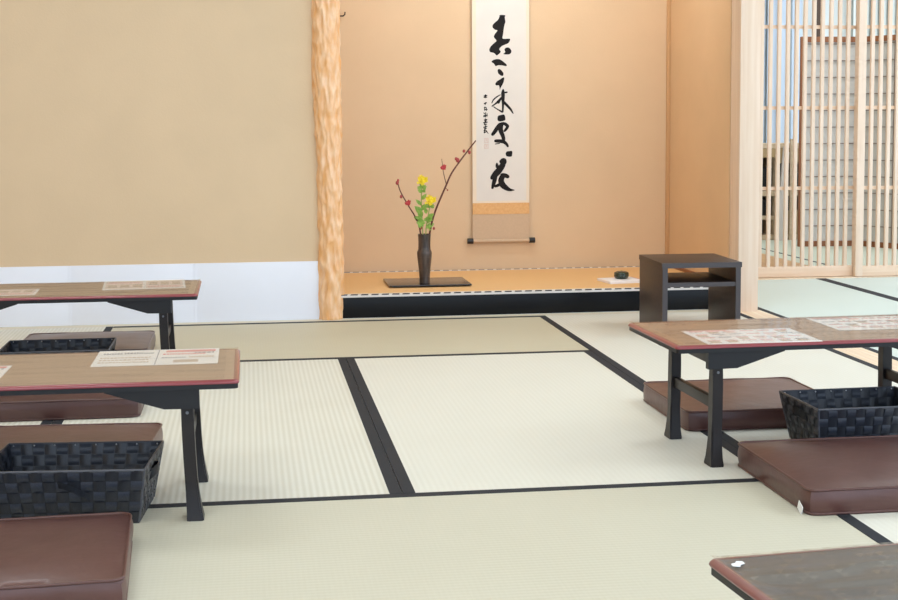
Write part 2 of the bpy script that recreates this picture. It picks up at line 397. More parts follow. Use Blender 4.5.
def leaf(bm, c, d, L, W, curl=.25):
    d = d.normalized(); s = d.cross(Vector((0,-1,.25))).normalized(); nrm = s.cross(d)
    rows = []
    for i in range(6):
        t = i/5; w_ = W*math.sin(PI*min(1, t*.92+.06))
        b_ = c+d*L*t-nrm*curl*L*t*t
        rows.append([bm.verts.new(b_-s*w_+nrm*w_*.3), bm.verts.new(b_), bm.verts.new(b_+s*w_+nrm*w_*.3)])
    for a, b_ in zip(rows, rows[1:]):
        for k in range(2): bm.faces.new((a[k], a[k+1], b_[k+1], b_[k]))
def plum(label, paths, flowers, buds, loc):
    rng = random.Random(3)
    t = thing('plum_branch', label, 'branch', loc, group='plum branches in the vase')
    bm = B()
    for pp, r0, r1 in paths:
        c = curve_pts(pp); n = len(c); tube(bm, c, [r0+(r1-r0)*i/(n-1) for i in range(n)], 6)
    obj('stem', bm, M['branch'], t)
    for c, r in flowers:
        bm = B()
        for j in range(5):
            petals(bm, c+Vector((rng.uniform(-.5,.5), rng.uniform(-.5,.2), rng.uniform(-.5,.5)))*r, r*.75, 5, rng, .7)
        blob(bm, c, r*.5)
        obj('flower', bm, M['red_flower'], t, smooth=0)
    for c, r in buds:
        bm = B(); blob(bm, c, r, 1, 1, 1.25); obj('bud', bm, M['bud'], t, smooth=180)
loc = (VX, VY, VZ)
plum('long brown plum branch slanting right out of the vase with pink red buds',
     [([fl(427.5,262,.004), fl(431.7,231,0), fl(436.7,211.7,-.01), fl(447.5,185.8,-.02), fl(453,174,-.02), fl(461.7,161.7,-.02), fl(470,151,-.02), fl(477.6,141.6,-.02)], .0050, .0030),
      ([fl(447.5,184.5,-.02), fl(444.6,173,-.024), fl(443,159.5,-.024)], .0022, .0012),
      ([fl(446.5,188,-.02), fl(448.5,190.5,-.02)], .002, .001)],
     [(fl(443.8,168.5,-.026), .0135)],
     [(fl(459,161,-.026), .0095), (fl(457.4,159.6,-.026), .007), (fl(465.5,152,-.022), .007), (fl(471,153.3,-.022), .0075), (fl(448.8,190.8,-.02), .004), (fl(432.3,226.5,0), .007), (fl(435.4,229.4,0), .006)], loc)
plum('short brown plum branch slanting left out of the vase with red flowers',
     [([fl(425,262,-.006), fl(421,230,-.008), fl(416,216.7,-.012), fl(410,206.7,-.012), fl(401.7,191.7,-.012), fl(398.7,181,-.012)], .0040, .0025)],
     [(fl(408.2,203.6,-.016), .0135)],
     [(fl(402.3,196.8,-.014), .0072), (fl(398.5,183,-.014), .0085), (fl(399.3,180.6,-.014), .006), (fl(422,228,-.012), .008)], loc)
def rape(label, stem, heads, leaves, sprouts, loc):
    rng = random.Random(11)
    t = thing('rape_blossom', label, 'flower', loc, group='yellow flowers in the vase')
    c = curve_pts(stem); bm = B(); tube(bm, c, .0024, 6); obj('stem', bm, M['stem'], t)
    for hc, r in heads:
        bm = B()
        for j in range(34):
            d = Vector((rng.gauss(0,1), rng.gauss(0,1), rng.gauss(0,.8))).normalized()*r*rng.uniform(.45,1)
            petals(bm, hc+d, .0085, 4, rng, .35)
        blob(bm, hc, r*.55, 1, 1, .8)
        obj('blossom_head', bm, M['yellow'], t, smooth=0)
    for a, d, L, W in leaves:
        bm = B(); leaf(bm, a, d, L, W); obj('leaf', bm, M['leaf'], t, smooth=180)
    for sc, r in sprouts:
        bm = B()
        for j in range(9):
            leaf(bm, sc, Vector((rng.uniform(-1,1), rng.uniform(-.8,.3), rng.uniform(-.6,1))), r, r*.28)
        obj('bud_cluster', bm, M['leaf'], t, smooth=180)
V = Vector
rape('taller stem of yellow rape blossom in the vase',
     [fl(425,262,.0), fl(424,230,.0), fl(423,210,-.005), fl(422.8,195,-.008), fl(423.5,183,-.01)],
     [(fl(423.7,181.2,-.012), .022)],
     [(fl(423,214,0), V((-.7,-.5,.8)), .045, .014), (fl(423,222,0), V((-.9,-.4,.6)), .040, .014), (fl(423,206,0), V((-.8,-.3,.9)), .036, .008), (fl(423,226,0), V((-.2,-.9,.9)), .045, .013), (fl(423,218,0), V((-.4,-.9,1.0)), .05, .013), (fl(423,200,-.01), V((.5,-.6,.7)), .034, .009), (fl(423,210,-.01), V((.6,-.7,.7)), .04, .012), (fl(424,228,-.01), V((-.6,-.7,.7)), .042, .014), (fl(423,193,-.01), V((-.6,-.6,.5)), .026, .008)],
     [(fl(423.3,188.5,-.014), .022), (fl(424,192,-.012), .016), (fl(421,213,-.014), .022), (fl(422,224,-.016), .022), (fl(419.8,219,-.01), .02)], loc)
rape('shorter stem of yellow rape blossom leaning right in the vase',
     [fl(426.5,262,.004), fl(427.5,230,.0), fl(430,213,-.01), fl(431.7,203,-.012)],
     [(fl(431.6,201.3,-.016), .023)],
     [(fl(428.5,224,0), V((.5,-.5,1.0)), .048, .012), (fl(429,219,0), V((.7,-.6,.6)), .036, .011), (fl(428,228,0), V((.9,-.4,.5)), .036, .011), (fl(428,214,-.006), V((-.3,-.8,.7)), .034, .009)],
     [(fl(431.5,207.5,-.016), .020), (fl(429.5,220,-.014), .022), (fl(430,229,-.012), .018)], loc)

# ---------------------------------------------------------------- hanging scroll
SX0, SZT, KX, KZ = 1.0885, 1.4100, .004965, .004848
def su(px): return (px-472)*KX
def sv(py): return SZT-py*KZ
sc = thing('hanging_scroll', 'long hanging scroll with black brush calligraphy on the alcove wall', 'scroll', (SX0, 6.734, 0))
wS = su(529)
ztop = 1.72
obj('mount', bx(0, wS, .0, .003, sv(243), ztop), M['scroll_taupe'], sc)
obj('paper', bx(su(476), su(525.8), -.0012, .0, sv(201), 1.60), M['scroll_paper'], sc)
obj('side_strip', bx(0.0006, su(476), -.0010, .0, sv(201.5), 1.60), M['scroll_cream'], sc)
obj('side_strip', bx(su(525.8), wS-.0006, -.0010, .0, sv(201.5), 1.60), M['scroll_cream'], sc)
obj('lower_strip', bx(0.0006, wS-.0006, -.0013, .0, sv(203), sv(201)), M['scroll_cream'], sc)
obj('brocade_band', bx(0.0006, wS-.0006, -.0014, .0, sv(214.3), sv(203)), M['scroll_gold'], sc)
rz = sv(241.2)
obj('roller', tube(B(), [(0.002, -.004, rz), (wS-.002, -.004, rz)], .0085, 16), M['scroll_taupe'], sc)
for a, b_ in ((-.026, 0.002), (wS-.002, wS+.026)):
    bm = B(); tube(bm, [(a, -.004, rz), (b_, -.004, rz)], .0135, 18); obj('roller_knob', bm, M['knob'], sc)
obj('top_rod', tube(B(), [(-.004, 0, ztop), (wS+.004, 0, ztop)], .007, 12), M['scroll_taupe'], sc)
obj('cord', tube(B(), [(.05, 0, ztop), (wS/2, .003, ztop+.09), (wS-.05, 0, ztop)], .0015, 6), M['scroll_taupe'], sc)
# brush strokes, traced in the scroll's own plane (pixels of the photo scaled to metres)
ink = B(); YI = [-.0016]
def ipoly(pts):
    YI[0] -= .00001
    vs_ = [ink.verts.new((su(x_), YI[0], sv(y_))) for x_, y_ in pts]
    for tri in tessellate_polygon([[Vector((x_, y_, 0)) for x_, y_ in pts]]):
        try: ink.faces.new([vs_[k] for k in tri])
        except ValueError: pass
def sm(pts, n=3):      # closed smoothing
    N = len(pts); out = []
    for i in range(N):
        p0, p1, p2, p3 = pts[i-1], pts[i], pts[(i+1) % N], pts[(i+2) % N]
        for s_ in range(n):
            t = s_/n
            out.append(tuple(.5*((2*p1[j])+(-p0[j]+p2[j])*t+(2*p0[j]-5*p1[j]+4*p2[j]-p3[j])*t*t+(-p0[j]+3*p1[j]-3*p2[j]+p3[j])*t**3) for j in (0,1)))
    return out
def ZP(ox, oy, s_, pts): ipoly(sm([(ox+a/s_, oy+b/s_) for a, b in pts]))
def ZS(ox, oy, s_, pts):
    P = [Vector((ox+a/s_, oy+b/s_)) for a, b, _ in pts]; W = [c*1.27/s_/2 for *_, c in pts]
    L_, R_ = [], []
    for i, p_ in enumerate(P):
        d = (P[min(i+1, len(P)-1)]-P[max(i-1, 0)]).normalized(); nn = Vector((-d.y, d.x))
        L_.append(p_+nn*W[i]); R_.append(p_-nn*W[i])
    d0 = (P[0]-P[1]).normalized()*W[0]*.7; d1 = (P[-1]-P[-2]).normalized()*W[-1]*.7
    loop = [P[0]+d0]+L_+[P[-1]+d1]+R_[::-1]
    ipoly(sm([tuple(v) for v in loop]))
ZP(480,5,12,[(235,120),(268,118),(300,122),(295,150),(302,200),(290,240),(280,300),(274,350),(270,400),(350,400),(356,420),(338,452),(300,470),(258,490),(228,525),(245,552),(236,572),(215,590),(195,600),(165,572),(120,560),(110,528),(130,490),(165,455),(195,425),(166,385),(172,352),(200,315),(205,300),(180,295),(152,270),(150,240),(175,210),(215,175),(230,140)])
ZP(480,5,12,[(278,585),(300,560),(290,530),(310,508),(345,508),(372,540),(368,570),(340,588)])
ZP(480,50,12,[(135,135),(170,110),(225,105),(270,130),(315,170),(310,188),(262,180),(215,178),(185,188),(165,160)])
ZP(480,50,12,[(208,238),(225,222),(255,240),(278,275),(270,305),(245,300),(216,275)])
ZP(480,50,12,[(286,325),(282,370),(265,410),(242,450),(233,472),(225,420),(192,420),(180,400),(200,370),(240,345),(265,328)])
ZS(480,90,12,[(274,-12,14),(272,30,34),(272,90,32),(272,150,24),(270,210,18),(268,258,14)])
ZS(480,90,12,[(255,30,8),(318,22,16)])
ZS(480,90,12,[(282,140,24),(330,190,24),(365,230,20),(392,275,10)])
ZS(480,90,12,[(258,85,20),(215,130,22),(180,160,14),(140,188,10)])
ZP(480,90,12,[(205,120),(245,110),(230,150),(210,158)])
ZS(480,90,12,[(240,52,8),(195,78,12),(155,115,12),(138,150,8)])
ZS(480,90,12,[(160,195,9),(205,225,10),(262,258,16)])
ZP(480,90,12,[(212,305),(240,296),(286,290),(300,340),(290,360),(240,372),(210,362),(205,335)])
ZS(475,110,12,[(300,165,36),(265,205,38),(232,255,36),(202,292,26)])
ZS(475,110,12,[(312,160,36),(300,215,48),(312,265,42),(332,315,36),(340,355,30)])
ZS(475,110,12,[(305,158,24),(350,160,30),(385,190,34),(370,222,26),(346,250,18)])
ZS(475,110,12,[(236,366,26),(290,368,34),(340,378,34),(375,408,26),(390,436,18)])
ZS(475,110,12,[(238,403,8),(290,396,7)])
ZP(475,110,12,[(372,497),(405,490),(440,491),(438,545),(420,558),(375,552),(362,525)])
ZP(480,140,10,[(192,200),(222,178),(252,185),(262,215),(250,245),(225,268),(208,250),(190,220)])
ZP(480,140,10,[(152,240),(165,222),(178,245),(190,265),(170,282),(152,270)])
ZS(480,140,10,[(228,240,40),(190,295,50),(150,340,50),(112,380,30)])
ZS(480,140,10,[(150,360,30),(135,420,32),(118,480,18)])
ZS(480,140,10,[(145,462,20),(178,450,24),(212,425,20)])
ZS(480,140,10,[(210,352,34),(250,355,34),(278,368,26)])
ZS(480,140,10,[(225,350,36),(205,400,46),(222,450,48),(265,485,36),(300,500,22),(338,502,5)])
# small signature column at the left
def SIG(pts): ZS(472,85,10,pts)
for a in ([(118,105,9),(146,100,9)],[(132,92,8),(130,122,9)],[(116,118,7),(146,116,7)],
          [(120,180,9),(142,172,8)],[(136,168,6),(128,190,7)],
          [(118,222,6),(140,220,7)],[(126,212,6),(122,248,6)],[(120,240,7),(148,240,8)],[(142,225,5),(140,252,5)],
          [(114,272,6),(124,284,6)],[(114,300,7),(150,298,6)],[(134,270,6),(132,315,7)],[(148,280,5),(146,312,5)],[(112,312,7),(128,306,6)],
          [(118,345,7),(146,340,8)],[(130,332,7),(126,372,8)],[(112,372,8),(148,366,8)],[(120,392,8),(142,386,7)],[(140,350,6),(120,384,6)],
          [(114,418,8),(146,410,8)],[(132,400,7),(128,436,8)],[(118,432,7),(142,428,6)],
          [(116,452,8),(134,446,8)],[(122,440,6),(120,474,8)],[(116,468,7),(138,464,8)],[(138,450,7),(158,480,5)]):
    SIG(a)
obj('calligraphy', ink, M['ink'], sc, smooth=0)
bm = B()
for y0 in (137.5, 143.5):
    for q in ((484,y0,488,y0+.7),(484,y0+4,488,y0+4.7),(484,y0,484.7,y0+4.7),(487.3,y0,488,y0+4.7),(485.5,y0+1,486.5,y0+3.4)):
        box(bm, su(q[0]), su(q[2]), -.0015, -.0011, sv(q[3]), sv(q[1]))
obj('seal_mark', bm, M['seal'], sc, smooth=0)

# hook on alcove wall
hk = thing('wall_hook', 'small dark iron hook on the alcove wall beside the log pillar', 'hook', (.455, 6.752, 1.33))
obj('wire', tube(B(), [(-.03,0,0),(-.03,-.014,-.001),(-.012,-.02,-.002),(.012,-.02,-.001),(.02,-.02,.006),(.021,-.018,.018)], .0032, 8), M['iron'], hk)

# white paper block and incense jar
pb = thing('paper_block', 'small white pad of paper lying on the alcove matting beside the dark stand', 'paper', (1.668, 6.125, .098), .16)
obj('pad', bx(-.083, .083, -.075, .075, 0, .0115, bev=.001), M['sheet'], pb)
obj('binding', bx(.083, .0865, -.075, .075, 0, .0118), M['sheet_edge'], pb)
ij = thing('incense_jar', 'small squat dark green jar on the white paper pad', 'jar', (1.676, 6.14, .1095))
obj('body', lathe(B(), [(.022,0),(.030,.004),(.034,.012),(.034,.018),(.032,.021)], 24), M['jar'], ij, smooth=60)
obj('lid', lathe(B(), [(.033,.0205),(.034,.024),(.031,.030),(.022,.034),(.008,.0355),(.004,.037)], 24), M['jar'], ij, smooth=60)

# ---------------------------------------------------------------- dark stand
cb = thing('side_stand', 'dark brown open side stand with one shelf in front of the post', 'stand', (1.735, 5.345, 0), -.03)
hw, hd, H = .155, .178, .28
obj('side_panel', bx(-hw, -hw+.02, -hd, hd, 0, H-.02, bev=.001), M['cab'], cb)
obj('side_panel', bx(hw-.02, hw, -hd, hd, 0, H-.02, bev=.001), M['cab'], cb)
obj('top_panel', bx(-hw-.003, hw+.003, -hd-.003, hd, H-.02, H, bev=.0015), M['cab'], cb)
obj('shelf', bx(-hw+.02, hw-.02, -hd+.004, hd, .186, .203, bev=.001), M['cab'], cb)
for q in ((-hw, -hw+.02, -hd-.0008, -hd, 0, H-.02), (hw-.02, hw, -hd-.0008, -hd, 0, H-.02), (-hw-.003, hw+.003, -hd-.0038, -hd-.003, H-.02, H), (-hw+.02, hw-.02, -hd+.0032, -hd+.004, .186, .203)):
    obj('edge_band', bx(*q), M['cab_edge'], cb)

# ---------------------------------------------------------------- low tables
def leg_mesh(cx, cy, sx_, sy_, out):
    """slim leg flaring outward at the foot"""
    bm = B(); rings = []
    zs = [0, .004, .02, .04, .06, .08, .11, .15, .20, .242]
    for z in zs:
        t = max(0, 1-z/.10); fl_ = t*t
        bow = .0
        sh = out*(1-z/.242)**1.6; x0 = cx-.013+sx_*sh; x1 = cx+.013+sx_*sh
        x0 -= .0025*fl_; x1 += .0025*fl_
        if sx_ > 0: x1 += out*.4*fl_
        else: x0 -= out*.4*fl_
        y0 = cy-.014-.012*fl_; y1 = cy+.014+.012*fl_
        rings.append([bm.verts.new(p_) for p_ in ((x0,y0,z),(x1,y0,z),(x1,y1,z),(x0,y1,z))])
    for a, b_ in zip(rings, rings[1:]):
        for k in range(4): bm.faces.new((a[k], a[(k+1) % 4], b_[(k+1) % 4], b_[k]))
    bm.faces.new(rings[0][::-1]); bm.faces.new(rings[-1])
    es = [e for e in bm.edges if abs(e.verts[0].co.z-e.verts[1].co.z) > .003]
    bmesh.ops.bevel(bm, geom=es, offset=.003, segments=2, affect='EDGES')
    return bm
def low_table(label, x0, x1, y0, y1, rz=0, out=.011, inset=.109, tm='table_top', em='table_red', group='low lacquered tables'):
    cx, cy = (x0+x1)/2, (y0+y1)/2; a, d = (x1-x0)/2, (y1-y0)/2
    t = thing('low_table', label, 'table', (cx, cy, 0), rz, group)
    top = obj('tabletop', prism(B(), rrect(-a+.003, a-.003, -d+.003, d-.003, .010), .2815, .2922, 'z'), M['table_black'], t)
    # red rounded edge ring around the brown field
    bm = B(); prof_ = [(-.012,.2922),(-.001,.2920),(.000,.2940),(-.0012,.2965),(-.004,.2990),(-.008,.3000),(-.012,.3000)]
    rr = []
    for off, z in prof_: rr.append([bm.verts.new((x_, y_, z)) for x_, y_ in rrect(-a-off, a+off, -d-off, d+off, max(.004, .012+off))])
    n = len(rr[0])
    # rrect with negative offset shrinks: rebuild consistently
    bm.free(); bm = B(); rr = []
    for off, z in prof_: rr.append([bm.verts.new((x_, y_, z)) for x_, y_ in rrect(-a-off, a+off, -d-off, d+off, .013+off)])
    for p0, p1 in zip(rr, rr[1:]+rr[:1]):
        for k in range(n): bm.faces.new((p0[k], p0[(k+1) % n], p1[(k+1) % n], p1[k]))
    tag(obj('edge_trim', bm, M[em], t, smooth=60), 'cherry red rounded table edge')
    obj('top_panel', prism(B(), rrect(-a+.0115, a-.0115, -d+.0115, d-.0115, .002), .2922, .2994, 'z'), M[tm], t)
    for sy_ in (-1, 1):
        yb = sy_*(d-.020)
        for sx_ in (-1, 1):
            e = sx_*(a-.083); i1 = sx_*(a-.155); i2 = sx_*(a-.275)
            obj('bracket', prism(B(), [(e,.2815),(e,.240),(i1,.241),(i2,.2785),(i2,.2815)], yb-.009, yb+.009, 'y'), M['table_black'], t)
            lg = obj('leg', leg_mesh(sx_*(a-inset), sy_*(d-.047), sx_, sy_, out), M['table_leg'], t)
            bm = B(); tube(bm, [(sx_*(a-inset), sy_*(d-.0325), .228), (sx_*(a-inset), sy_*(d-.0318), .228)], .0035, 10)
            obj('bolt', bm, M['chalk'], lg)
    for sx_ in (-1, 1):
        lx = sx_*(a-inset)
        obj('crossbar', bx(lx-.010, lx+.010, -d+.030, d-.030, .243, .2815, bev=.002), M['table_leg'], t)
        obj('stretcher', bx(lx-.007, lx+.007, -d+.060, d-.060, .136, .163, bev=.002), M['table_leg'], t)
    return t
def vinyl_cover(label, x0, x1, y0, y1, rz=0, m='vinyl'):
    mx_, my_ = (x0+x1)/2, (y0+y1)/2; x0, x1, y0, y1 = x0-mx_, x1-mx_, y0-my_, y1-my_
    bm = B(); nx, ny = 60, 24; g = .0
    vv = []
    for j in range(ny+1):
        row = []
        for i in range(nx+1):
            x_ = x0+.004+(x1-x0-.008)*i/nx; y_ = y0+.005+(y1-y0-.010)*j/ny
            ex = min(i, nx-i)/nx*(x1-x0); ey = min(j, ny-j)/ny*(y1-y0)
            z_ = .3016
            if ex < .02: z_ += .0020*(1-ex/.02)**2
            row.append(bm.verts.new((x_, y_, z_)))
        vv.append(row)
    for j in range(ny):
        for i in range(nx): bm.faces.new((vv[j][i], vv[j][i+1], vv[j+1][i+1], vv[j+1][i]))
    ext = bmesh.ops.solidify(bm, geom=bm.faces[:], thickness=-.0005)
    o = obj('vinyl_cover', bm, M[m], smooth=60, loc=(mx_, my_, 0)); o.rotation_euler = (0,0,rz)
    return tag(o, label, 'table cover', 'clear vinyl table covers')
T0 = (-.976, -.156, 4.372, 4.762); T1 = (-.842, -.022, 2.895, 3.305); TR = (.988, 1.810, 3.160, 3.555); TF = (.563, 1.383, 1.262, 1.650)
low_table('brown low table with black legs farthest back at left, before the white wainscot', *T0)
low_table('brown low table at left whose near black leg stands beside the woven basket', *T1)
low_table('brown low table at right standing before the dark side stand', *TR, rz=.028, out=.003, inset=.116)
low_table('low table with a grey reflection in its top colour, cut off at the bottom right corner, nearest the viewer', *TF, rz=.09, tm='table_grey_reflect', em='table_red_grey')
vinyl_cover('clear vinyl sheet over the farthest left table', *T0)
vinyl_cover('clear vinyl sheet over the left table beside the woven basket', *T1)
vinyl_cover('glossy clear vinyl sheet over the right table', *TR, rz=.028)
vinyl_cover('glossy clear vinyl sheet over the nearest table at bottom right', *TF, rz=.09, m='vinyl_wavy')

# white patch painting a gleam at the corner of the nearest table's cover
tp = thing('corner_gleam', 'white patch added as a gleam on the corner of the nearest table', 'glint', (.5745, 1.574, .3023), .09+.9)
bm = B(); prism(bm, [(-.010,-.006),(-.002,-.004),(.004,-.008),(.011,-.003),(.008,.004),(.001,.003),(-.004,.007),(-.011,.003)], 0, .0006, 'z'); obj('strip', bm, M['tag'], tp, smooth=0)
# menu sheets lying under the vinyl
def menu(label, cx, cy, wx, wy, rz, style):
    rng = random.Random(int(cx*1000)+style)
    t = thing('menu_sheet', label, 'menu', (cx, cy, .30), rz, 'menus under the vinyl')
    obj('paper', bx(-wx/2, wx/2, -wy/2, wy/2, -.0004, .0003), M['menu'], t, smooth=0)
    tx, rd, br, pe = B(), B(), B(), B()
    def blk(bm, x0, x1, y0, y1): box(bm, x0*wx, x1*wx, y0*wy, y1*wy, .0002, .0005 if bm is pe else .0007)
    def dashes(bm, x0, x1, y, h, w0):
        x = x0
        while x < x1-w0*.5:
            ww = w0*rng.uniform(.5, 1.1)
            blk(bm, x, min(x+ww, x1), y, y+h); x += ww+w0*.35
    if style == 0:      # two panels: text left, red heading right
        dashes(tx, -.45, -.30, .25, .07, .020); dashes(tx, -.28, -.13, .25, .09, .020); dashes(tx, -.12, -.04, .25, .06, .015)
        for r_ in range(3):
            dashes(br, -.46, -.05, -.02-.15*r_, .06, .025)
        blk(rd, .06, .47, .30, .43); dashes(rd, .04, .40, .13, .08, .022); dashes(tx, .30, .46, .20, .06, .03)
        dashes(br, .26, .46, -.08, .08, .02); blk(br, .14, .34, -.38, -.22); dashes(tx, .04, .24, -.08, .05, .02)
        blk(tx, -.004, .004, -.48, .48)
    elif style == 1:    # peach photo panels
        blk(pe, -.47, -.02, -.42, .42); blk(pe, .02, .47, -.42, .42)
        for r_ in range(3):
            blk(br, -.44+.15*r_, -.33+.15*r_, -.30, .02); dashes(rd, -.44, -.05, .18+.07*r_, .03, .03)
            blk(br, .06+.14*r_, .16+.14*r_, -.05, .28); dashes(rd, .05, .44, -.36+.07*r_, .03, .03)
    else:               # rows of small dish photographs with captions
        for j in range(4):
            y = -.42+.22*j
            for i in range(6):
                x = -.45+.155*i
                if rng.random() < .6: blk(br if rng.random() < .5 else pe, x, x+.09, y, y+.11)
                dashes(rng.choice((tx, rd, rd)), x, x+.12, y+.13, .035, .02)
        blk(rd, -.46, -.1, .44, .475)
    for nm, bm, m_ in (('printed_text', tx, 'm_text'), ('red_print', rd, 'm_red'), ('dish_photo_print', br, 'm_brown'), ('tinted_panel', pe, 'm_peach')):
        if len(bm.verts): obj(nm, bm, M[m_], t, smooth=0)
        else: bm.free()
menu('white two panel menu sheet on the left table beside the woven basket', -.208, 3.208, .275, .205, 0, 0)
menu('white menu sheet cut off by the left picture edge, on the nearer left table', -.655, 3.075, .275, .150, 0, 0)
menu('pinkish menu sheet near the right end of the farthest left table', -.338, 4.655, .262, .24, .06, 1)
menu('pinkish menu sheet toward the left end of the farthest left table', -.79, 4.515, .262, .16, .04, 1)
menu('menu sheet near the left corner of the right table', 1.219, 3.270, .285, .213, 0, 2)
menu('menu sheet farther along the right table, cut off by the right picture edge', 1.615, 3.425, .285, .213, .0, 2)

# ---------------------------------------------------------------- floor cushions
def cushion(label, x0, x1, y0, y1, h=.056, m='cushion', seed=0, tags=(), rz=0):
    a, d = (x1-x0)/2, (y1-y0)/2
    t = thing('floor_cushion', label, 'cushion', ((x0+x1)/2, (y0+y1)/2, 0), rz, 'brown floor cushions')
    bm = B(); bmesh.ops.create_cube(bm, size=2)
    bmesh.ops.subdivide_edges(bm, edges=bm.edges[:], cuts=17, use_grid_fill=True)
    r = .022
    def rnd(x_, y_):
        ix, iy = a-r, d-r
        px_, py_ = abs(x_), abs(y_)
        if px_ > ix and py_ > iy:
            dx, dy = px_-ix, py_-iy; L_ = math.hypot(dx, dy)
            k = max(dx, dy)/L_ if L_ > 1e-9 else 1
            px_, py_ = ix+dx*k, iy+dy*k
        return math.copysign(px_, x_), math.copysign(py_, y_)
    for v in bm.verts:
        u, w_, z_ = v.co
        x_, y_ = rnd(u*a, w_*d)
        bulge = 1-z_*z_
        n_ = noise.noise(Vector((x_*7+seed*3.1, y_*7, z_*.6+seed)))
        e = max(abs(u), abs(w_))
        if e > .999:
            s_ = .004*bulge+.003*n_*bulge
            x_ += math.copysign(s_, x_)*(abs(u) > .999); y_ += math.copysign(s_, y_)*(abs(w_) > .999)
        zz = h*(z_+1)/2
        if z_ > .99:
            zz = h*.94+.012*(1-u**4)*(1-w_**4)+.0028*n_*(1-e**6)+.0012*noise.noise(Vector((x_*22+seed, y_*22, 5)))*(1-e**6)
        elif z_ > -.99: zz += (.94-1)*h*(z_+1)/2+.002*n_
        else: zz = 0
        v.co = (x_, y_, max(zz, 0))
    obj('cover', bm, M[m], t, smooth=50)
    loop = []
    N = 80
    base = rrect(-a, a, -d, d, r, 6)
    for z_, nm in ((h*.94, 'piping'), (.004, 'piping')):
        pts = []
        for i in range(len(base)):
            p0, p1 = Vector(base[i]), Vector(base[(i+1) % len(base)])
            m_ = max(1, int((p1-p0).length/.03))
            for k in range(m_): q = p0.lerp(p1, k/m_); pts.append((q.x, q.y, z_+(.0012*noise.noise(Vector((q.x*12, q.y*12, seed))) if z_ > .01 else 0)))
        obj(nm, tube(B(), pts, .0032, 6, closed=True), M[m], t, smooth=180)
    for (tx_, ty_, ang) in tags:
        bm = B(); box(bm, -.012, .012, -.0006, .0006, .0, .020)
        o = obj('care_tag', bm, M['tag'], t, smooth=0, loc=(tx_-(x0+x1)/2, ty_-(y0+y1)/2, .003)); o.rotation_euler = (math.radians(-25) if ang == 0 else 0, math.radians(-25) if ang else 0, math.radians(90) if ang else 0)
    return t
cushion('greyish brown cushion farthest left, behind the far table and its basket', -.80, -.350, 4.86, 5.285, .056, 'cushion_grey', 1)
cushion('brown cushion seen under the front edge of the left table, behind its legs', -.752, -.312, 3.985, 4.405, .058, 'cushion2', 2)
cushion('brown cushion behind the large woven basket at left', -.686, -.242, 3.222, 3.665, .056, 'cushion', 3, rz=-.07)
cushion('brown cushion in the bottom left corner in front of the woven basket', -.664, -.229, 2.372, 2.79, .060, 'cushion', 4, tags=((-.283, 2.366, 0),), rz=.05)
cushion('brown cushion behind the legs of the right table', 1.154, 1.605, 3.555, 3.985, .056, 'cushion', 5)
cushion('brown cushion at right in front of the basket, with a white tag at its corner', 1.158, 1.600, 2.745, 3.190, .058, 'cushion', 6, tags=((1.148, 2.775, 1),))

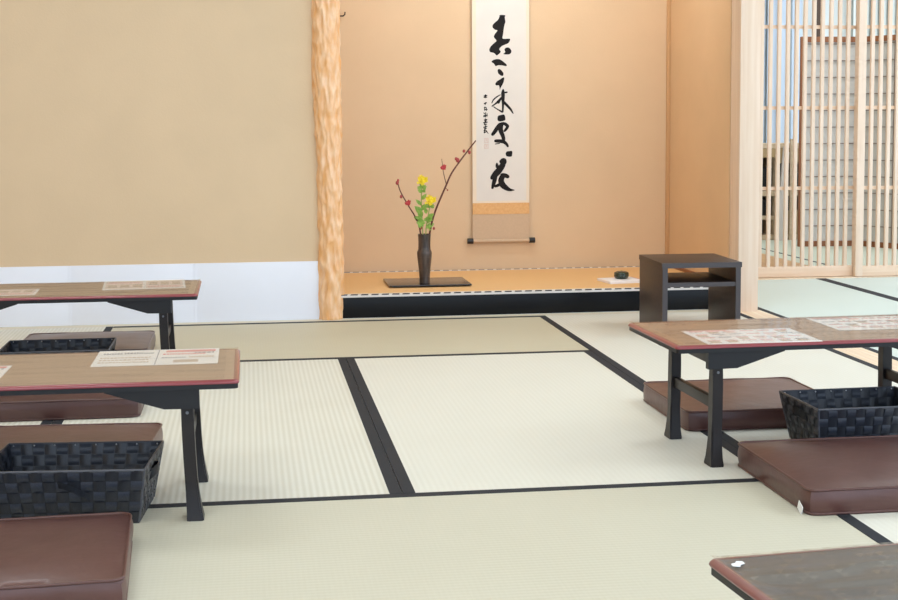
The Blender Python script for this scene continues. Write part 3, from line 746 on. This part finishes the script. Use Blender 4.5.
# ---------------------------------------------------------------- woven baskets
def basket(label, cx, cy, seed=0, W=.335, D=.255, H=.125, extra=False, rz=0):
    t = thing('woven_basket', label, 'basket', (cx, cy, 0), rz, 'black woven baskets')
    rw, rd_ = W/2, D/2; bw, bd_ = W/2-.018, D/2-.032
    z0 = .004
    bm = B(); S = 4
    cor_t = [(-rw,-rd_),(rw,-rd_),(rw,rd_),(-rw,rd_)]; cor_b = [(-bw,-bd_),(bw,-bd_),(bw,bd_),(-bw,bd_)]
    ncol = [13, 10, 13, 10]; nrow = 5
    for s_ in range(4):
        t0, t1, b0, b1 = Vector(cor_t[s_]), Vector(cor_t[(s_+1) % 4]), Vector(cor_b[s_]), Vector(cor_b[(s_+1) % 4])
        nrm = Vector((t1.y-t0.y, t0.x-t1.x)).normalized()
        def P(u, v, dd):
            b_ = b0.lerp(b1, u); tt = t0.lerp(t1, u); q = b_.lerp(tt, v)+nrm*dd
            return (q.x, q.y, z0+v*(H-z0))
        for i in range(ncol[s_]):
            for j in range(nrow):
                par = (i+j) % 2; grid = []
                for b_ in range(S+1):
                    row = []
                    for a_ in range(S+1):
                        fu, fv = a_/S, b_/S
                        gu, gv = (.04+.92*fu), (.04+.92*fv)
                        dd = (.0026*math.sin(PI*fu)+.0006) if par == 0 else (.0026*math.sin(PI*fv)+.0006)
                        row.append(bm.verts.new(P((i+gu)/ncol[s_], (j+gv)/nrow, dd)))
                    grid.append(row)
                for b_ in range(S):
                    for a_ in range(S):
                        f = bm.faces.new((grid[b_][a_], grid[b_][a_+1], grid[b_+1][a_+1], grid[b_+1][a_])); f.material_index = par
                grid = []
                for b_ in range(S+1):
                    row = []
                    for a_ in range(S+1):
                        fu, fv = a_/S, b_/S
                        dd = -.0030-(.0022*math.sin(PI*fu) if par else .0022*math.sin(PI*fv))
                        row.append(bm.verts.new(P((i+.04+.92*fu)/ncol[s_], (j+.04+.92*fv)/nrow, dd)))
                    grid.append(row)
                for b_ in range(S):
                    for a_ in range(S):
                        f = bm.faces.new((grid[b_][a_], grid[b_+1][a_], grid[b_+1][a_+1], grid[b_][a_+1])); f.material_index = 1-par
        # inner skin gives the wall its thickness
        q = [bm.verts.new(P(u, v, -.003)) for u, v in ((0,0),(1,0),(1,1),(0,1))]
        f = bm.faces.new(q); f.material_index = 0
        q = [bm.verts.new(P(u, v, .0003)) for u, v in ((0,0),(1,0),(1,1),(0,1))]
        f = bm.faces.new(q); f.material_index = 0
    box(bm, -bw, bw, -bd_, bd_, 0, .005)
    obj('body', bm, [M['basket_v'], M['basket_h']], t, smooth=50)
    obj('rim', tube(B(), [(-rw,-rd_,H),(0,-rd_,H),(rw,-rd_,H),(rw,0,H),(rw,rd_,H),(0,rd_,H),(-rw,rd_,H),(-rw,0,H)], .0030, 6, closed=True), M['basket_rim'], t)
    for (a0, b0), (a1, b1) in zip(cor_b, cor_t): obj('corner_trim', tube(B(), [(a0,b0,.004),(a1,b1,H)], .0026, 6), M['basket_rim'], t)
    for i in range(8):
        bm = B(); blob(bm, (-rw+.012+(W-.024)*i/7, rd_-.005, H-.003), .0022)  # bright beads stand in for glints along the back rim
        obj('rim_glint', bm, M['rim_glint'], t, smooth=180)
    for s_ in (-1, 1):
        pts = []
        for k in range(9):
            a_ = PI*k/8; pts.append(V((s_*(rw-.012+.020*math.sin(a_)), -.045*math.cos(a_), .082+.012*math.sin(a_))))
        bm = B(); rows = [[bm.verts.new(p_+V((0,0,-.010))), bm.verts.new(p_+V((0,0,.010)))] for p_ in pts]
        for r0, r1 in zip(rows, rows[1:]): bm.faces.new((r0[0], r0[1], r1[1], r1[0]))
        bmesh.ops.solidify(bm, geom=bm.faces[:], thickness=.002)
        obj('handle', bm, M['basket_v'], t)
    if extra:
        bm = B(); rows = []
        for k in range(9):
            q = k/8; c = V((-.02+.075*q, -rd_+.016-.014*math.sin(PI*q)-.002, .092-.030*q+.008*math.sin(PI*q)))
            rows.append([bm.verts.new(c+V((0,0,-.007))), bm.verts.new(c+V((0,-.003,.007)))])
        for r0, r1 in zip(rows, rows[1:]): bm.faces.new((r0[0], r0[1], r1[1], r1[0]))
        bmesh.ops.solidify(bm, geom=bm.faces[:], thickness=.0015)
        obj('loose_strap', bm, M['basket_h'], t)
    return t
basket('black woven basket at left with a curled strap, between two brown cushions', -.376, 3.030, 0, .340, .256, .120, extra=True, rz=-.09)
basket('black woven basket at the right edge, under the right table', 1.536, 3.343, 1, .322, .240, .120, rz=.02)
basket('black woven basket at far left behind the left table, mostly hidden', -.606, 4.565, 2, .338, .245, .120)

# ---------------------------------------------------------------- lattice sliding doors
def lattice_door(name, label, x0, x1, y0, y1, slat_x, dark=False):
    d = thing(name, label, 'door', ((x0+x1)/2, (y0+y1)/2, 0), kind='structure'); ox, oy = (x0+x1)/2, (y0+y1)/2
    z0, z1 = .006, 1.86
    obj('stile', bx(x0-ox, x0-ox+.042, y0-oy, y1-oy, z0, z1, bev=.002), M['pale_wood'], d)
    obj('stile', bx(x1-ox-.042, x1-ox, y0-oy, y1-oy, z0, z1, bev=.002), M['pale_wood'], d)
    obj('bottom_rail', bx(x0-ox+.042, x1-ox-.042, y0-oy+.001, y1-oy-.001, z0, .060, bev=.002), M['pale_wood_h'], d)
    obj('top_rail', bx(x0-ox+.042, x1-ox-.042, y0-oy+.001, y1-oy-.001, 1.80, z1, bev=.002), M['pale_wood_h'], d)
    bm = B()
    for sx_ in slat_x: box(bm, sx_-ox, sx_-ox+.0185, y0-oy+.002, y0-oy+.020, .058, 1.802, bev=.001)
    obj('lattice_slats', bm, M['pale_wood'], d)
    bm = B()
    for z in (.468, .885, 1.301, 1.70): box(bm, x0-ox+.04, x1-ox-.04, y1-oy-.009, y1-oy-.001, z-.009, z+.009)
    obj('cross_bars', bm, M['pale_wood_h'], d)
lattice_door('door_1', 'pale wooden lattice sliding door just right of the square post', 2.565, 3.185, 6.922, 6.952, [2.620+.0467*k for k in range(11)])
lattice_door('door_2', 'pale wooden lattice sliding door at the right edge, overlapping its neighbour', 3.135, 4.035, 6.886, 6.916, [3.204+.0467*k for k in range(17)])

# ---------------------------------------------------------------- the room beyond the lattice
f2 = obj('floor_beyond', bx(2.2, 6.2, 6.985, 10.6, -.08, -.032), M['subfloor']); tag(f2, 'tatami floor of the room beyond the lattice', 'floor', kind='structure')
obj('board', bx(2.2, 3.125, 6.985, 8.32, -.032, .004), M['floor_wood'], f2)
obj('tatami_mat', bx(2.2, 3.125, 8.32, 10.2, -.032, 0), M['tat_far'], f2)
m_ = obj('tatami_mat', bx(3.126, 4.2, 6.985, 8.75, -.032, 0), M['tat_far'], f2)
obj('border', bx(3.245, 3.262, 6.985, 8.75, -.002, .0012), M['heri'], m_)
obj('tatami_mat', bx(3.126, 4.2, 8.751, 10.2, -.032, 0), M['tat_far'], f2)
obj('tatami_mat', bx(4.201, 6.2, 6.985, 10.2, -.032, 0), M['tat_far'], f2)
tag(obj('wall_far', bx(2.2, 6.2, 10.2, 10.3, -.05, 2.5), M['far_wall']), 'white far wall of the room beyond the lattice', 'wall', kind='structure')
tag(obj('wall_far_left', bx(2.2, 2.28, 6.98, 10.2, -.05, 2.5), M['far_wall']), 'side wall of the room beyond', 'wall', kind='structure')
tag(obj('ceiling_beyond', bx(2.2, 6.2, 6.98, 10.3, 2.5, 2.56), M['ceiling']), 'ceiling of the room beyond', 'ceiling', kind='structure')

def blinds(label, x0, x1, y, m, n, z0=.55, z1=2.3):
    t = thing('vertical_blind', label, 'blind', ((x0+x1)/2, y, z0)); w_ = (x1-x0)/n
    for k in range(n):
        bm = B(); cxk = x0+w_*(k+.5)-(x0+x1)/2; r = bmesh.ops.create_cube(bm, size=1)
        for v in r['verts']: v.co = (v.co.x*w_*.98, v.co.y*.003, (v.co.z+.5)*(z1-z0))
        bmesh.ops.rotate(bm, verts=bm.verts, cent=(0,0,0), matrix=Matrix.Rotation(.32, 3, 'Z'))
        bmesh.ops.translate(bm, verts=bm.verts, vec=(cxk,0,0))
        obj('vane', bm, m, t)
    obj('head_rail', bx(x0-(x0+x1)/2, x1-(x0+x1)/2, -.02, .02, z1-z0, z1-z0+.05), M['far_wall'], t)
blinds('pale blue vertical blinds high behind the wooden rack beyond the lattice', 3.30, 4.16, 10.12, M['blind'], 9)
blinds('pale grey vertical blinds at far right beyond the lattice', 4.55, 5.25, 10.12, M['blind2'], 10)
cpost = thing('dark_post', 'dark brown post standing behind the shoji screen', 'post', (4.16, 9.85, 0)); obj('shaft', bx(-.018, .018, -.03, .03, 0, 2.5), M['post_dark'], cpost)
hg = thing('wall_lamp', 'small dark fixture hanging right of the dark brown post', 'lamp', (4.245, 10.06, 1.56))
obj('rod', tube(B(), [(0,0,.06),(0,0,.9)], .006, 8), M['chalk'], hg); obj('shade', lathe(B(), [(.012,.06),(.018,.045),(.018,-.02),(.010,-.035)], 14), M['rack_dark'], hg)

# shoji folding screen
scr = thing('shoji_screen', 'folding shoji screen with reddish brown frame behind the lattice doors', 'screen', (3.532, 8.63, 0))
def leafp(o, ang, Wd, H=1.352):
    par = bpy.data.objects.new('screen_panel', None); C.objects.link(par); par.parent = scr; par.location = o; par.rotation_euler = (0,0,ang); par.empty_display_size = .02
    bm = B(); s_ = .030
    box(bm, 0, s_, -.011, .011, 0, H, bev=.002); box(bm, Wd-s_, Wd, -.011, .011, 0, H, bev=.002)
    box(bm, s_, Wd-s_, -.010, .010, 0, .035); box(bm, s_, Wd-s_, -.010, .010, H-.035, H)
    obj('frame', bm, M['frame_brown'], par)
    obj('paper', bx(s_, Wd-s_, .002, .004, .035, H-.035), M['shoji'], par, smooth=0)
    bm = B(); x_ = s_+.0555
    while x_ < Wd-s_-.01: box(bm, x_-.0022, x_+.0022, -.006, .002, .035, H-.035); x_ += .0555
    z_ = .035+.0985
    while z_ < H-.04: box(bm, s_, Wd-s_, -.006, .002, z_-.0026, z_+.0026); z_ += .1065
    obj('kumiko', bm, M['kumiko'], par, smooth=0)
leafp((0,0,0), math.radians(-3.0), .40)
leafp((.402,-.024,0), math.radians(-60), .40)
leafp((.606,-.372,0), math.radians(10), .40)

# storage rack with bins
rk = thing('storage_rack', 'light wooden storage rack with dark openings beyond the lattice', 'rack', (3.60, 9.25, 0))
def rb(*a, **k): return bx(*a, **k)
bmf = B()
for x_ in (-.22, -.03, .20): box(bmf, x_, x_+.022, -.12, .14, 0, .64)
for z_ in (.0, .30, .625): box(bmf, -.22, .222, -.122, .14, z_+.002, z_+.034)
obj('frame', bmf, M['rack'], rk)
obj('back_panel', bx(-.22, .222, .135, .145, 0, .64), M['rack_dark'], rk)
obj('drawer_front', bx(-.196, -.032, -.122, -.108, .565, .625), M['rack_brown'], rk)
obj('drawer_front', bx(-.006, .198, -.122, -.108, .525, .625), M['rack_brown'], rk)
obj('door', bx(-.006, .198, -.122, -.108, .036, .20), M['rack_brown'], rk)
obj('inner_shelf', bx(-.198, .2, -.11, .135, .14, .165), M['rack'], rk)
for i, (x_, z_, h_, lab) in enumerate(((-.19, .334, .16, 'black bin on the upper left shelf of the wooden rack'), (.02, .334, .12, 'black bin on the upper right shelf of the wooden rack'), (-.19, .165, .11, 'dark bin on the lower left shelf of the wooden rack'))):
    b_ = thing('storage_bin', lab, 'bin', (3.60+x_+.075, 9.26, z_), group='bins in the rack')
    obj('body', bx(-.07, .07, -.09, .10, 0, h_, bev=.004), M['rack_dark'], b_); obj('lip', bx(-.073, .073, -.093, .103, h_-.014, h_, bev=.002), M['rack_dark'], b_)
pl = thing('leaning_board', 'pale board leaning against the wooden rack beyond the lattice', 'board', (3.585, 9.085, 0))
bm = B(); prism(bm, [(-.022,0),(.030,0),(.075,.60),(.035,.64)], -.009, .009, 'y')
bmesh.ops.rotate(bm, verts=bm.verts, cent=(0,0,0), matrix=Matrix.Rotation(math.radians(-3), 3, 'X')); obj('plank', bm, M['plank'], pl)
bmesh_b = thing('upright_board', 'pale narrow upright board right of the leaning board', 'board', (3.682, 9.10, 0)); obj('plank', bx(-.02, .02, -.008, .008, 0, .69), M['rack'], bmesh_b)

# ---------------------------------------------------------------- lights
lm = emis('lamp_diffuser', (1,.98,.95,1), 1.6)
def ceil_light(x, y, z, w_, d_, power, col=(.80,.92,1), lab='flat square ceiling light out of view'):
    t = thing('ceiling_light', lab, 'light', (x, y, z))
    obj('frame', bx(-w_/2-.02, w_/2+.02, -d_/2-.02, d_/2+.02, -.03, 0), M['far_wall'], t)
    obj('diffuser', bx(-w_/2, w_/2, -d_/2, d_/2, -.034, -.03), lm, t)
    L = bpy.data.lights.new('lamp', 'AREA'); L.shape = 'RECTANGLE'; L.size = w_; L.size_y = d_; L.energy = power; L.color = col
    o = bpy.data.objects.new('lamp', L); C.objects.link(o); o.parent = t; o.location = (0,0,-.05)
for (x, y, w_, lab) in ((-.8, 1.6, 9, 'flat ceiling light at the front left of the left room'), (.9, 1.6, 9, 'flat ceiling light at the front right of the left room'), (-.8, 4.2, 8, 'flat ceiling light at the back left of the left room'), (.9, 4.2, 8, 'flat ceiling light at the back right of the left room'), (3.4, 2.5, 12, 'flat ceiling light at the front of the right room'), (3.4, 5.3, 12, 'flat ceiling light before the lattice doors')):
    ceil_light(x, y, 2.40, .9, .6, w_, lab=lab)
ceil_light(4.0, 8.4, 2.50, 1.2, .8, 22, lab='flat ceiling light in the room beyond the lattice')
# alcove lintel with an unseen lamp added behind it to brighten the alcove
al = thing('alcove_lintel', 'horizontal wooden lintel over the alcove opening, above the picture', 'lintel', (1.23, 5.87, 1.95))
obj('beam', bx(-.845, .81, -.03, .03, 0, .10, bev=.003), M['pale_wood_h'], al); obj('upper_panel', bx(-.845, .853, -.012, .012, .10, .45), M['wall_tan'], al)
at_ = thing('alcove_fill_lamp', 'slim unseen fill lamp added behind the alcove lintel', 'lamp', (1.3, 5.904, 2.12))
obj('fill_lamp_housing', bx(-.5, .5, -.02, .02, .01, .04), M['far_wall'], at_); obj('tube', tube(B(), [(-.48,0,0),(.48,0,0)], .010, 12), lm, at_)  # housing and tube made for the added alcove fill lamp
L = bpy.data.lights.new('lamp', 'AREA'); L.shape = 'RECTANGLE'; L.size = .95; L.size_y = .06; L.energy = 10.5; L.color = (.86,.95,1)  # light of the added alcove fill lamp
o = bpy.data.objects.new('lamp', L); C.objects.link(o); o.parent = at_; o.location = (0,.0,-.015); o.rotation_euler = (math.radians(20),0,0)
# daylight
wd = bpy.data.worlds.new('World'); bpy.context.scene.world = wd; wd.use_nodes = True
bg = wd.node_tree.nodes['Background']; bg.inputs[0].default_value = (.66,.80,1,1); bg.inputs[1].default_value = 2.05

# ---------------------------------------------------------------- camera
f_, pitch, yaw, roll, py_, h_ = 1399.0524, .078095, .143338, -.0051137, 228.738, .8354
cy, sy = math.cos(yaw), math.sin(yaw); cp, sp_ = math.cos(pitch), math.sin(pitch)
F = Vector((sy*cp, cy*cp, -sp_)); R = Vector((cy, -sy, 0)); U = R.cross(F)
c, s = math.cos(roll), math.sin(roll)
R2 = c*R+s*U; U2 = -s*R+c*U
cam = bpy.data.cameras.new('camera'); co = bpy.data.objects.new('camera', cam); C.objects.link(co)
mw = Matrix((R2, U2, -F)).transposed().to_4x4(); mw.translation = (0, 0, h_)
co.matrix_world = mw
cam.sensor_fit = 'HORIZONTAL'; cam.sensor_width = 36; cam.lens = f_/898*36; cam.shift_y = -(300-py_)/898; cam.clip_start = .05
scn = bpy.context.scene; scn.camera = co
vs2 = scn.view_settings; vs2.view_transform = 'Standard'; vs2.look = 'None'; vs2.gamma = 1; vs2.use_curve_mapping = False; vs2.exposure = .33
